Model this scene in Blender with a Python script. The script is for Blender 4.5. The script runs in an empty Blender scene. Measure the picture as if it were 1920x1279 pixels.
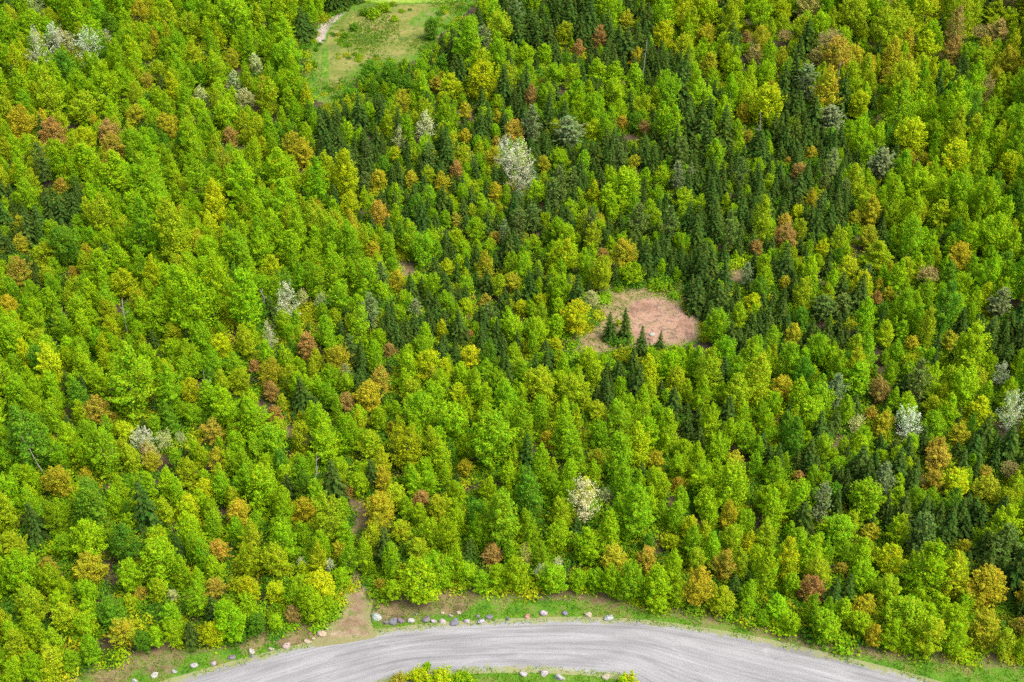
import bpy, math, random
import numpy as np
from mathutils import Vector, Matrix, geometry
PI = math.pi
rng = np.random.default_rng(7)
random.seed(7)
S = bpy.context.scene
COL = S.collection

# ------------------------------------------------------------------ camera
W, HT, F = 1920.0, 1279.0, 2600.0
CAM_H = 147.0
PITCH = math.radians(40.0)
FWD = np.array([0, math.cos(PITCH), -math.sin(PITCH)])
UP = np.array([0, math.sin(PITCH), math.cos(PITCH)])
cam_d = bpy.data.cameras.new('camera')
cam = bpy.data.objects.new('camera', cam_d)
COL.objects.link(cam)
cam.location = (0, 0, CAM_H)
cam.rotation_euler = (PI / 2 - PITCH, 0, 0)
cam_d.sensor_fit = 'HORIZONTAL'
cam_d.sensor_width = 36
cam_d.lens = F / W * 36
cam_d.clip_start = 0.5
cam_d.clip_end = 8000
S.camera = cam


def project(x, y, z):
    d = y * FWD[1] + (z - CAM_H) * FWD[2]
    u = W / 2 + F * x / d
    v = HT / 2 - F * (y * UP[1] + (z - CAM_H) * UP[2]) / d
    return u, v, d


def unproject(u, v, z=0.0):
    r = np.array([(u - W / 2) / F, 0, 0]) + FWD - UP * (v - HT / 2) / F
    t = (z - CAM_H) / r[2]
    return r[0] * t, r[1] * t


def inside(px, py, poly):
    px = np.asarray(px, float); py = np.asarray(py, float)
    res = np.zeros(px.shape, bool)
    n = len(poly)
    for i in range(n):
        x1, y1 = poly[i]; x2, y2 = poly[(i + 1) % n]
        if y1 == y2:
            continue
        c = ((y1 > py) != (y2 > py)) & (px < (x2 - x1) * (py - y1) / (y2 - y1) + x1)
        res ^= c
    return res


def poly_dist(px, py, poly, closed=True):
    px = np.asarray(px, float); py = np.asarray(py, float)
    best = np.full(px.shape, 1e9)
    n = len(poly)
    for i in range(n if closed else n - 1):
        ax, ay = poly[i]; bx, by = poly[(i + 1) % n]
        dx, dy = bx - ax, by - ay
        L = dx * dx + dy * dy + 1e-12
        t = np.clip(((px - ax) * dx + (py - ay) * dy) / L, 0, 1)
        best = np.minimum(best, np.hypot(px - ax - t * dx, py - ay - t * dy))
    return best


def chaikin(p, k=2, closed=True):
    p = [tuple(q) for q in p]
    for _ in range(k):
        out = []
        n = len(p)
        for i in range(n if closed else n - 1):
            a, b = p[i], p[(i + 1) % n]
            out += [(a[0] * .75 + b[0] * .25, a[1] * .75 + b[1] * .25), (a[0] * .25 + b[0] * .75, a[1] * .25 + b[1] * .75)]
        if not closed:
            out = [p[0]] + out + [p[-1]]
        p = out
    return p


def ground(pts):
    return [unproject(u, v) for u, v in pts]


# ------------------------------------------------------------------ outlines (photo pixels -> ground metres)
ROAD_FAR_PX = [(60, 1375), (200, 1325), (340, 1281), (500, 1238), (600, 1213), (694, 1195), (819, 1182), (912, 1176), (1037, 1171), (1120, 1171),
               (1194, 1174), (1280, 1184), (1400, 1204), (1500, 1226), (1620, 1255), (1720, 1281), (1850, 1318), (2000, 1365)]
ROAD_NEAR_PX = [(300, 1440), (470, 1370), (620, 1305), (700, 1275), (744, 1259), (787, 1252), (881, 1248), (975, 1245), (1069, 1249), (1162, 1257),
                (1196, 1273), (1230, 1300), (1320, 1345), (1460, 1390), (1600, 1430), (1750, 1480)]
EDGE_PX = [(-400, 1420), (-100, 1330), (110, 1275), (200, 1243), (300, 1222), (430, 1203), (540, 1186), (600, 1172), (632, 1150), (648, 1105), (690, 1100),
           (715, 1128), (760, 1132), (800, 1146), (838, 1100), (900, 1112), (960, 1106), (1010, 1112), (1100, 1114), (1250, 1143), (1380, 1158), (1430, 1182), (1500, 1200),
           (1640, 1222), (1720, 1230), (1830, 1236), (1920, 1240), (2100, 1262), (2400, 1330)]
VERGE_PX = EDGE_PX + [(2400, 1900), (-400, 1900)]
PIT_PX = [(1172, 566), (1196, 556), (1228, 553), (1252, 560), (1276, 566), (1286, 580), (1306, 588), (1316, 606), (1312, 622), (1318, 640), (1290, 642), (1276, 650), (1240, 648), (1226, 656), (1204, 652), (1190, 638), (1172, 630), (1178, 606), (1164, 592)]
PITGRASS_PX = [(1106, 562), (1128, 548), (1150, 540), (1215, 534), (1280, 528), (1288, 543), (1266, 552), (1290, 572), (1318, 596), (1322, 640), (1270, 652), (1180, 660), (1100, 668), (1072, 668), (1078, 640), (1100, 612), (1130, 600)]
FIELD_PX = [(585, 60), (612, 32), (655, 12), (700, -14), (905, -14), (884, 14), (852, 44), (820, 68), (812, 98), (764, 120), (700, 125), (668, 150), (652, 184), (615, 196), (590, 190), (572, 150), (574, 100)]
DRIVE_PX = [(578, 1216), (598, 1192), (622, 1172), (640, 1140), (650, 1100), (660, 1062), (688, 1060), (694, 1100), (702, 1130), (692, 1152), (700, 1180), (712, 1198), (640, 1208)]
TRAIL_PX = [[(676, 1090), (672, 1000), (668, 930), (640, 870), (560, 815), (505, 790), (470, 770)]]
OPEN_PX = [
    [(745, 488), (770, 486), (788, 500), (770, 512), (748, 508)],
    [(1336, 505), (1400, 505), (1410, 518), (1372, 526), (1340, 524)],
    [(990, 676), (1012, 676), (1014, 694), (992, 696)],
    [(530, 806), (575, 808), (585, 824), (545, 828)],
    [(655, 930), (688, 930), (692, 975), (662, 985)],
    [(1535, 826), (1580, 824), (1586, 838), (1540, 842)],
]
road_far = chaikin(ground(ROAD_FAR_PX), 2, False)
road_near = chaikin(ground(ROAD_NEAR_PX), 2, False)
pit_g, pitgrass_g, field_g, drive_g = [chaikin(ground(p), 2) for p in (PIT_PX, PITGRASS_PX, FIELD_PX, DRIVE_PX)]
verge_g = ground([(u, min(v, 1700)) for u, v in VERGE_PX])
open_g = [chaikin(ground(p), 1) for p in OPEN_PX]


# ------------------------------------------------------------------ terrain
def smooth(x, a, b):
    t = np.clip((x - a) / (b - a), 0, 1)
    return t * t * (3 - 2 * t)


def relief(x, y):
    x = np.asarray(x, float); y = np.asarray(y, float)
    h = 1.5 * np.sin(x * .043 + 1.3 + .6 * np.sin(y * .031)) * np.sin(y * .055 + .7) + .9 * np.sin(x * .091 - y * .047 + 2.1) + .5 * np.sin(x * .17 + y * .13)
    m = np.ones_like(h)
    for poly in (pitgrass_g, field_g):
        d = np.where(inside(x, y, poly), 0, poly_dist(x, y, poly))
        m = m * smooth(d, 2.0, 16.0)
    m = m * smooth(y, 124, 146)
    return h * m


# the same relief as a table, for single points
RT0, RT1, RTS = -260, 60, 2.0
_gx, _gy = np.meshgrid(np.arange(-260, 261, RTS), np.arange(60, 521, RTS))
_tab = relief(_gx.ravel(), _gy.ravel()).reshape(_gx.shape)
_tabl = _tab.tolist()


def rel1(x, y):
    fx = min(max((x + 260) / RTS, 0), 259.999); fy = min(max((y - 60) / RTS, 0), 229.999)
    i, j = int(fx), int(fy)
    a, b = fx - i, fy - j
    r0, r1 = _tabl[j], _tabl[min(j + 1, 230)]
    i1 = min(i + 1, 260)
    return (r0[i] * (1 - a) + r0[i1] * a) * (1 - b) + (r1[i] * (1 - a) + r1[i1] * a) * b


def in1(px, py, poly):
    r = False
    x1, y1 = poly[-1]
    for x2, y2 in poly:
        if (y1 > py) != (y2 > py) and px < (x2 - x1) * (py - y1) / (y2 - y1) + x1:
            r = not r
        x1, y1 = x2, y2
    return r


def place(u, v, dz=0.0):
    """ground point seen at a photo pixel, dz metres above the ground"""
    z = 0.0
    for _ in range(6):
        x, y = unproject(u, v, z + dz)
        z = rel1(x, y)
    return x, y, z


# ------------------------------------------------------------------ materials
def new_mat(name):
    m = bpy.data.materials.new(name)
    m.use_nodes = True
    nt = m.node_tree
    nt.nodes.clear()
    out = nt.nodes.new('ShaderNodeOutputMaterial')
    return m, nt, out


def N(nt, t, **kw):
    n = nt.nodes.new(t)
    for k, v in kw.items():
        if k.startswith('i_'):
            n.inputs[k[2:].replace('_', ' ')].default_value = v
        else:
            setattr(n, k, v)
    return n


def noise(nt, vec, scale, detail=4, rough=.6, dist=0.0):
    n = N(nt, 'ShaderNodeTexNoise')
    n.inputs['Scale'].default_value = scale
    n.inputs['Detail'].default_value = detail
    n.inputs['Roughness'].default_value = rough
    n.inputs['Distortion'].default_value = dist
    if vec is not None:
        nt.links.new(vec, n.inputs['Vector'])
    return n.outputs['Fac']


def ramp(nt, fac, stops):
    r = N(nt, 'ShaderNodeValToRGB')
    e = r.color_ramp.elements
    while len(e) < len(stops):
        e.new(.5)
    for k, (p, c) in enumerate(stops):
        e[k].position = p
        e[k].color = (*c, 1) if not isinstance(c, float) else (c, c, c, 1)
    nt.links.new(fac, r.inputs['Fac'])
    return r.outputs['Color']


def mix(nt, fac, a, b, blend='MIX'):
    m = N(nt, 'ShaderNodeMix', data_type='RGBA', blend_type=blend)
    for s, v in ((m.inputs[0], fac), (m.inputs[6], a), (m.inputs[7], b)):
        if isinstance(v, (int, float)):
            s.default_value = v
        elif isinstance(v, tuple):
            s.default_value = (*v, 1)
        else:
            nt.links.new(v, s)
    return m.outputs[2]


def math_n(nt, op, a, b=0.0, clamp=False):
    m = N(nt, 'ShaderNodeMath', operation=op, use_clamp=clamp)
    for s, v in ((m.inputs[0], a), (m.inputs[1], b)):
        if isinstance(v, (int, float)):
            s.default_value = v
        else:
            nt.links.new(v, s)
    return m.outputs[0]


def attr(nt, name, kind='GEOMETRY'):
    return N(nt, 'ShaderNodeAttribute', attribute_name=name, attribute_type=kind)


def rough_out(nt, out, col, rough=.9, bump=None, strength=.4, dist=.1):
    b = N(nt, 'ShaderNodeBsdfPrincipled')
    b.inputs['Roughness'].default_value = rough
    b.inputs['Specular IOR Level'].default_value = .2
    nt.links.new(col, b.inputs['Base Color'])
    if bump is not None:
        bn = N(nt, 'ShaderNodeBump')
        bn.inputs['Strength'].default_value = strength
        bn.inputs['Distance'].default_value = dist
        nt.links.new(bump, bn.inputs['Height'])
        nt.links.new(bn.outputs['Normal'], b.inputs['Normal'])
    nt.links.new(b.outputs['BSDF'], out.inputs['Surface'])


def leaf_material(name, trans=.35, vary=.55):
    """leaf colour = the tree's own tint, varied from leaf to leaf"""
    m, nt, out = new_mat(name)
    ta = attr(nt, 'tint', 'INSTANCER').outputs['Color']
    tb_ = attr(nt, 'second_tint', 'INSTANCER').outputs['Color']
    oc = N(nt, 'ShaderNodeTexCoord').outputs['Object']
    pf = ramp(nt, noise(nt, oc, .55, 3, .6), [(.40, 0.0), (.60, 1.0)])
    tint = mix(nt, pf, ta, tb_)
    sh = attr(nt, 'shade').outputs['Fac']
    sh2 = attr(nt, 'hue').outputs['Fac']
    k = math_n(nt, 'MULTIPLY_ADD', sh, vary)
    nt.nodes[-1].inputs[2].default_value = 1 - vary / 2
    h = N(nt, 'ShaderNodeHueSaturation')
    hv = math_n(nt, 'MULTIPLY_ADD', sh2, .07)
    nt.nodes[-1].inputs[2].default_value = .465
    nt.links.new(hv, h.inputs['Hue'])
    nt.links.new(k, h.inputs['Value'])
    nt.links.new(tint, h.inputs['Color'])
    d = N(nt, 'ShaderNodeBsdfDiffuse')
    t = N(nt, 'ShaderNodeBsdfTranslucent')
    nt.links.new(h.outputs['Color'], d.inputs['Color'])
    nt.links.new(h.outputs['Color'], t.inputs['Color'])
    x = N(nt, 'ShaderNodeMixShader')
    x.inputs[0].default_value = trans
    nt.links.new(d.outputs[0], x.inputs[1])
    nt.links.new(t.outputs[0], x.inputs[2])
    nt.links.new(x.outputs[0], out.inputs['Surface'])
    return m


M_LEAF = leaf_material('leaves', .36, .55)
M_NEEDLE = leaf_material('needles', .12, .6)


def bark_material(name, a, b, scale):
    m, nt, out = new_mat(name)
    tc = N(nt, 'ShaderNodeTexCoord')
    mp = N(nt, 'ShaderNodeMapping')
    mp.inputs['Scale'].default_value = (1, 1, .35)
    nt.links.new(tc.outputs['Object'], mp.inputs['Vector'])
    f = noise(nt, mp.outputs['Vector'], scale, 5, .7)
    rough_out(nt, out, ramp(nt, f, [(.35, a), (.65, b)]), .9, f, .6, .03)
    return m


M_BARK = bark_material('grey_brown_bark', (.05, .04, .03), (.19, .16, .12), 6)
M_PALEBARK = bark_material('pale_bark', (.19, .175, .14), (.38, .36, .30), 5)
M_GREYTWIG = bark_material('grey_twigs', (.14, .12, .09), (.34, .31, .25), 5)
M_DARKBARK = bark_material('dark_bark', (.035, .026, .02), (.10, .075, .055), 6)

FLOOR_A, FLOOR_B = (.035, .028, .016), (.11, .08, .045)
GRASS_A, GRASS_B, GRASS_C = (.04, .12, .008), (.085, .20, .010), (.16, .17, .045)


def grass_colour(nt, vec):
    n1 = noise(nt, vec, .35, 6, .65)
    n2 = noise(nt, vec, 2.8, 5, .7)
    g = ramp(nt, n1, [(.32, GRASS_A), (.5, GRASS_B), (.66, GRASS_C)])
    return mix(nt, .55, g, ramp(nt, n2, [(.3, (.25, .25, .25)), (.7, (1.0, 1.0, 1.0))]), 'MULTIPLY'), n2


def m_ground():
    m, nt, out = new_mat('forest_floor')
    tc = N(nt, 'ShaderNodeTexCoord').outputs['Object']
    n1 = noise(nt, tc, .25, 6, .6)
    n2 = noise(nt, tc, 2.2, 6, .7)
    fl = mix(nt, .6, ramp(nt, n1, [(.35, FLOOR_A), (.65, FLOOR_B)]), ramp(nt, n2, [(.3, (.3, .3, .3)), (.7, (1., 1., 1.))]), 'MULTIPLY')
    gr, gb = grass_colour(nt, tc)
    v = attr(nt, 'verge').outputs['Fac']
    nz = noise(nt, tc, .6, 6, .7)
    f = math_n(nt, 'ADD', v, math_n(nt, 'MULTIPLY_ADD', nz, 1.2))
    nt.nodes[-2].inputs[2].default_value = -.6
    f = ramp(nt, f, [(.42, 0.0), (.58, 1.0)])
    # worn earth and dead grass near the forest edge
    e = attr(nt, 'litter').outputs['Fac']
    ef = ramp(nt, math_n(nt, 'ADD', e, math_n(nt, 'SUBTRACT', noise(nt, tc, .9, 5, .7), .5)), [(.35, 0.0), (.65, 1.0)])
    earth = mix(nt, .6, ramp(nt, noise(nt, tc, .5, 5, .65), [(.35, (.115, .08, .04)), (.6, (.20, .16, .075))]), ramp(nt, n2, [(.3, (.4, .4, .4)), (.7, (1., 1., 1.))]), 'MULTIPLY')
    c = mix(nt, f, fl, gr)
    c = mix(nt, ef, c, earth)
    rough_out(nt, out, c, .95, n2, .8, .15)
    return m


def m_road():
    m, nt, out = new_mat('grey_gravel')
    uv = N(nt, 'ShaderNodeUVMap', uv_map='along').outputs['UV']   # u metres along, v metres across

    def stretched(sx, sy, sc, det=5, ro=.6, dist=0.):
        mp = N(nt, 'ShaderNodeMapping')
        mp.inputs['Scale'].default_value = (sx, sy, 1)
        nt.links.new(uv, mp.inputs['Vector'])
        return noise(nt, mp.outputs['Vector'], sc, det, ro, dist)
    base = ramp(nt, stretched(.05, .5, 2.0, 5, .6, .5), [(.3, (.170, .173, .175)), (.5, (.220, .224, .227)), (.7, (.27, .275, .278))])
    tracks = ramp(nt, stretched(.03, 3.2, 1.0, 4, .65, .8), [(.32, (.66, .66, .67)), (.5, (.96, .96, .96)), (.66, (1.12, 1.12, 1.11))])
    c = mix(nt, .75, base, tracks, 'MULTIPLY')
    fine = stretched(1, 1, 9, 4, .8)
    c = mix(nt, .65, c, ramp(nt, fine, [(.3, (.5, .5, .5)), (.7, (1.25, 1.25, 1.25))]), 'MULTIPLY')
    blot = ramp(nt, stretched(.35, .8, .8, 4, .6), [(.62, 0.0), (.8, 1.0)])
    c = mix(nt, math_n(nt, 'MULTIPLY', blot, .4), c, (.36, .36, .37))
    hole = ramp(nt, stretched(.5, .9, 1.3, 4, .65, .6), [(.62, 0.0), (.72, 1.0)])
    c = mix(nt, math_n(nt, 'MULTIPLY', hole, .35), c, (.13, .13, .14))
    tc = N(nt, 'ShaderNodeTexCoord').outputs['Object']
    e = attr(nt, 'edge').outputs['Fac']
    f = ramp(nt, math_n(nt, 'ADD', e, math_n(nt, 'MULTIPLY', math_n(nt, 'SUBTRACT', noise(nt, tc, 1.1, 5, .7), .5), 1.5)), [(.2, 0.0), (.42, 1.0)])
    gr, _ = grass_colour(nt, tc)
    sand = mix(nt, .5, gr, (.28, .24, .15))
    c = mix(nt, f, sand, c)
    rough_out(nt, out, c, .92, fine, .5, .04)
    return m


def m_sheet(name, stops, scale, fine_scale, spots=None, rim=None):
    m, nt, out = new_mat(name)
    tc = N(nt, 'ShaderNodeTexCoord').outputs['Object']
    c = ramp(nt, noise(nt, tc, scale, 6, .65, .4), stops)
    fn = noise(nt, tc, fine_scale, 5, .75)
    c = mix(nt, .6, c, ramp(nt, fn, [(.3, (.5, .5, .5)), (.7, (1.15, 1.15, 1.15))]), 'MULTIPLY')
    if spots:
        sp = ramp(nt, noise(nt, tc, spots[0], 3, .7, .9), [(spots[1], 0.0), (spots[1] + .06, 1.0)])
        c = mix(nt, math_n(nt, 'MULTIPLY', sp, spots[3]), c, spots[2])
    e = attr(nt, 'edge').outputs['Fac']
    f = ramp(nt, math_n(nt, 'ADD', e, math_n(nt, 'MULTIPLY', math_n(nt, 'SUBTRACT', noise(nt, tc, .8, 5, .7), .5), 1.4)), [(.25, 0.0), (.6, 1.0)])
    gr, _ = grass_colour(nt, tc)
    if rim:
        gr = mix(nt, .75, gr, rim)
    c = mix(nt, f, gr, c)
    rough_out(nt, out, c, .95, fn, .7, .1)
    return m


# ------------------------------------------------------------------ mesh helpers
def mesh_from(name, verts, faces, mats, fattr=None, smooth_f=False, mat_idx=None):
    """verts (n,3); faces list of equal-length index arrays (m,k) or a list of such arrays"""
    me = bpy.data.meshes.new(name)
    groups = faces if isinstance(faces, list) else [faces]
    groups = [np.asarray(g, dtype=np.int32) for g in groups if len(g)]
    verts = np.asarray(verts, dtype=np.float32)
    loops = np.concatenate([g.ravel() for g in groups])
    tot = np.concatenate([np.full(len(g), g.shape[1], np.int32) for g in groups])
    start = np.concatenate([[0], np.cumsum(tot)[:-1]]).astype(np.int32)
    me.vertices.add(len(verts)); me.vertices.foreach_set('co', verts.ravel())
    me.loops.add(len(loops)); me.loops.foreach_set('vertex_index', loops)
    me.polygons.add(len(tot)); me.polygons.foreach_set('loop_start', start)
    for mt in mats:
        me.materials.append(mt)
    if mat_idx is not None:
        me.polygons.foreach_set('material_index', np.asarray(mat_idx, np.int32))
    me.update(calc_edges=True)
    me.polygons.foreach_set('use_smooth', np.full(len(tot), smooth_f))
    for k, v in (fattr or {}).items():
        a = me.attributes.new(k, 'FLOAT', 'FACE')
        a.data.foreach_set('value', np.asarray(v, np.float32))
    me.validate()
    return me


def unit(v):
    return v / (np.linalg.norm(v, axis=-1, keepdims=True) + 1e-9)


def leaf_quads(c, n, half, aspect, g, tang=None):
    """one small pointed leaf spray per centre"""
    k = len(c)
    n = unit(n)
    t = g.normal(size=(k, 3)) if tang is None else tang
    t = unit(t - n * (t * n).sum(1, keepdims=True))
    b = np.cross(n, t)
    half = half[:, None]; aspect = aspect[:, None]
    w1 = g.uniform(.75, 1.25, (k, 1)); w2 = g.uniform(.75, 1.25, (k, 1)); sk = g.uniform(-.35, .35, (k, 1))
    bend = n * half * g.uniform(-.1, .35, (k, 1))
    p = np.stack([c - t * half - bend * .5, c + b * half * aspect * w1 + t * half * sk, c + t * half - bend, c - b * half * aspect * w2 + t * half * sk * .6], 1)
    return p.reshape(-1, 3), np.arange(k * 4).reshape(k, 4)


def tube(pts, rad, sides=6):
    pts = np.asarray(pts, float)
    vs, fs = [], []
    for i, p in enumerate(pts):
        d = unit((pts[min(i + 1, len(pts) - 1)] - pts[max(i - 1, 0)])[None])[0]
        a = unit(np.cross(d, [0.31, .95, .05])[None])[0]
        b = np.cross(d, a)
        for s in range(sides):
            q = 2 * PI * s / sides
            vs.append(p + (a * math.cos(q) + b * math.sin(q)) * rad[i])
    for i in range(len(pts) - 1):
        for s in range(sides):
            t = (s + 1) % sides
            fs.append((i * sides + s, i * sides + t, (i + 1) * sides + t, (i + 1) * sides + s))
    return np.array(vs), np.array(fs)


def join_tubes(tubes):
    vs, fs, o = [], [], 0
    for v, f in tubes:
        vs.append(v); fs.append(f + o); o += len(v)
    return np.concatenate(vs), np.concatenate(fs)


# ------------------------------------------------------------------ tree shapes (unit tree: 5 m crown, 9 m tall)
def limb_system(g, top, base, r0, targets, sides=6):
    trunk = []
    n = 6
    wob = g.normal(size=(n, 2)) * .10
    for i in range(n):
        t = i / (n - 1)
        trunk.append((wob[i, 0] * t, wob[i, 1] * t, -.35 + (top + .35) * t))
    trunk = np.array(trunk)
    tb = [tube(trunk, [r0 * (1.25 if i == 0 else 1) * (1 - .85 * i / (n - 1)) for i in range(n)], sides)]
    for q in targets:
        z0 = max(base * .7, min(q[2] - 1.0 * np.hypot(q[0], q[1]) * .7, top * .85))
        s = np.array([np.interp(z0, trunk[:, 2], trunk[:, 0]), np.interp(z0, trunk[:, 2], trunk[:, 1]), z0])
        mid = (s + q) / 2 + np.array([0, 0, -.12 * np.linalg.norm(q - s)]) + g.normal(size=3) * .12
        r = r0 * (1 - .8 * z0 / top) * .6
        tb.append(tube([s, mid, q], [r, r * .6, r * .2], 4))
    return tb


PROFILE = {
    'round': ([0, .12, .3, .5, .7, .85, .95, 1], [.35, .72, .97, 1, .88, .62, .36, .12]),
    'oval': ([0, .12, .3, .5, .7, .85, .95, 1], [.40, .74, .98, .96, .74, .46, .24, .07]),
    'spreading': ([0, .12, .3, .5, .7, .85, .95, 1], [.5, .82, 1, 1, .95, .78, .5, .2]),
    'open': ([0, .12, .3, .5, .7, .85, .95, 1], [.38, .66, .9, 1, .9, .66, .4, .14]),
}


def broadleaf(seed, form, R=2.5, top=9.0, base=.8, nb=64, per=105, size=(.06, .14), spray=(.30, .48), fat=(.12, .20), bark=None, stems=1):
    """crown of upswept leafy sprays, each round the end of a branch"""
    g = np.random.default_rng(seed)
    bark = bark or M_BARK
    px, py = PROFILE[form]
    p0, p1, p2 = g.uniform(0, 6.28, 3)
    lean = g.normal(size=2) * .035
    H = top - base
    sprays, C, Nn, Hs = [], [], [], []
    for i in range(nb):
        t = g.uniform(0, 1) ** .72
        az = i * 2.39996 + g.normal() * .35
        irr = 1 + .15 * math.sin(2 * az + p0) + .12 * math.sin(3 * az + p1 + 3 * t) + .12 * math.sin(7 * t + p2)
        r = R * np.interp(t, px, py) * irr
        k = 1 - abs(g.normal()) * .22
        if i % 6 == 0:
            k *= g.uniform(.2, .7); t = min(1.0, t + .12)
        z = base + H * min(1.04, t + g.normal() * .03)
        o = np.array([math.cos(az), math.sin(az), 0])
        p = o * r * k * .86 + np.array([lean[0] * (z - base), lean[1] * (z - base), z])
        dr = unit((o * (1.05 - .75 * t) + np.array([0, 0, .35 + .75 * t]) + g.normal(size=3) * .18)[None])[0]
        L = R * g.uniform(*spray) * (1.1 - .3 * t); rad = R * g.uniform(*fat) * (1.1 - .25 * t)
        sprays.append((p, L, rad))
        m = int(per * (L / (R * .39)) * (rad / (R * .16)) * g.uniform(.75, 1.15))
        sx = g.uniform(-1, 1, m)
        rr = rad * np.sqrt(np.maximum(.02, 1 - sx ** 2)) * np.abs(1 - np.abs(g.normal(size=m)) * .33) * (1.12 - .28 * sx)
        e = unit(np.cross(g.normal(size=(m, 3)), dr))
        C.append(p - dr * L * .3 + dr[None] * (sx * L)[:, None] + e * rr[:, None])
        Nn.append(e * .55 + dr * .3 + o * .45 * (1.1 - t) + np.array([0, 0, .45]) + g.normal(size=(m, 3)) * .38)
        Hs.append(g.uniform(size[0], size[1], m))
    m = int(per * nb * .22)
    t = g.uniform(.03, .85, m); az = g.uniform(0, 6.28, m); r = R * np.interp(t, px, py) * np.sqrt(g.uniform(0, .62, m))
    C.append(np.stack([np.cos(az) * r, np.sin(az) * r, base + H * t], 1)); Nn.append(g.normal(size=(m, 3)) + [0, 0, .6]); Hs.append(g.uniform(size[0] * 1.2, size[1] * 1.3, m))
    C = np.concatenate(C); Nn = np.concatenate(Nn); Hs = np.concatenate(Hs)
    C[:, 2] = np.maximum(C[:, 2], .2)
    v, f = leaf_quads(C, Nn, Hs, g.uniform(.45, .85, len(C)), g)
    tv, tf = join_tubes(limb_system(g, top * .9, base + .8, .13, [q[0] for q in sprays[::5]]))
    return v, f, tv, tf, bark, M_LEAF, g


def spruce(seed, R=1.25, top=7.0, layers=17, nb=10, droop=.35, fill=1.0):
    g = np.random.default_rng(seed)
    C, Nn, Hs, T, A = [], [], [], [], []
    for li in range(layers):
        t = li / (layers - 1)
        z = .35 + (top - .5) * t
        rad = R * (1 - t) ** .85 * g.uniform(.85, 1.12) + .10
        n = max(4, int(nb * (1 - .55 * t)))
        a0 = g.uniform(0, 6.28)
        for b in range(n):
            a = a0 + 2 * PI * b / n + g.normal() * .14
            L = rad * g.uniform(.75, 1.15)
            d = np.array([math.cos(a), math.sin(a), 0])
            m = max(2, int(5 * L / R * fill) + 1)
            for q in range(m):
                s = (q + .7) / m
                c = d * L * s + np.array([0, 0, z - droop * L * s * s + .12 * L * s])
                for side in (-1, 0, 1):
                    ta = a + side * .75
                    tv = np.array([math.cos(ta), math.sin(ta), -.28])
                    hl = (.16 + .16 * L / R) * g.uniform(.8, 1.2) * (1.0 if side else 1.1)
                    C.append(c + tv * hl * .45 + g.normal(size=3) * .02); T.append(tv)
                    Nn.append(np.array([d[0] * .5, d[1] * .5, 1.0]) + g.normal(size=3) * .28); Hs.append(hl); A.append(g.uniform(.3, .5))
    for _ in range(10):
        C.append(np.array([0, 0, top - .25 + g.uniform(-.2, .25)])); T.append(np.array([0, 0, 1.0]) + g.normal(size=3) * .15); Nn.append(g.normal(size=3) * [1, 1, .1]); Hs.append(.16); A.append(.35)
    C, Nn, Hs, T, A = map(np.array, (C, Nn, Hs, T, A))
    v, f = leaf_quads(C, Nn, Hs, A, g, T)
    tv, tf = tube([(0, 0, -.35), (0, 0, top * .5), (0, 0, top * .97)], [.13, .08, .012], 6)
    return v, f, tv, tf, M_DARKBARK, M_NEEDLE, g


def pine(seed, R=2.4, top=9.5, layers=10):
    g = np.random.default_rng(seed)
    C, Nn, Hs, T, A = [], [], [], [], []
    tips = []
    for li in range(layers):
        t = li / (layers - 1)
        z = 2.0 + (top - 2.3) * t
        rad = R * (.55 + .75 * t - 1.2 * t * t + .12) * g.uniform(.75, 1.15)
        rad = max(rad, .35)
        n = int(7 - 2 * t)
        a0 = g.uniform(0, 6.28)
        for b in range(n):
            a = a0 + 2 * PI * b / n + g.normal() * .25
            L = rad * g.uniform(.6, 1.2)
            d = np.array([math.cos(a), math.sin(a), 0])
            rise = g.uniform(.05, .35)
            tips.append(d * L + np.array([0, 0, z + rise * L]))
            for q in range(int(10 * L / R) + 4):
                s = g.uniform(.25, 1.08)
                c = d * L * s + np.array([0, 0, z + rise * L * s]) + g.normal(size=3) * np.array([.16, .16, .06]) * (1 + s)
                for w in range(4):
                    tv = d + g.normal(size=3) * .65 + np.array([0, 0, .45])
                    C.append(c + g.normal(size=3) * .07); T.append(tv); Nn.append(np.array([0, 0, 1.0]) + g.normal(size=3) * .5); Hs.append(g.uniform(.2, .34)); A.append(g.uniform(.22, .4))
    C, Nn, Hs, T, A = map(np.array, (C, Nn, Hs, T, A))
    v, f = leaf_quads(C, Nn, Hs, A, g, T)
    tb = [tube([(0, 0, -.35), (0, 0, top * .5), (0, 0, top * .97)], [.17, .11, .015], 6)]
    for q in tips:
        s = np.array([0, 0, q[2] - .2 * np.hypot(q[0], q[1])])
        tb.append(tube([s, q * .9 + s * .1], [.045, .012], 3))
    tv, tf = join_tubes(tb)
    return v, f, tv, tf, M_DARKBARK, M_NEEDLE, g


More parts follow.
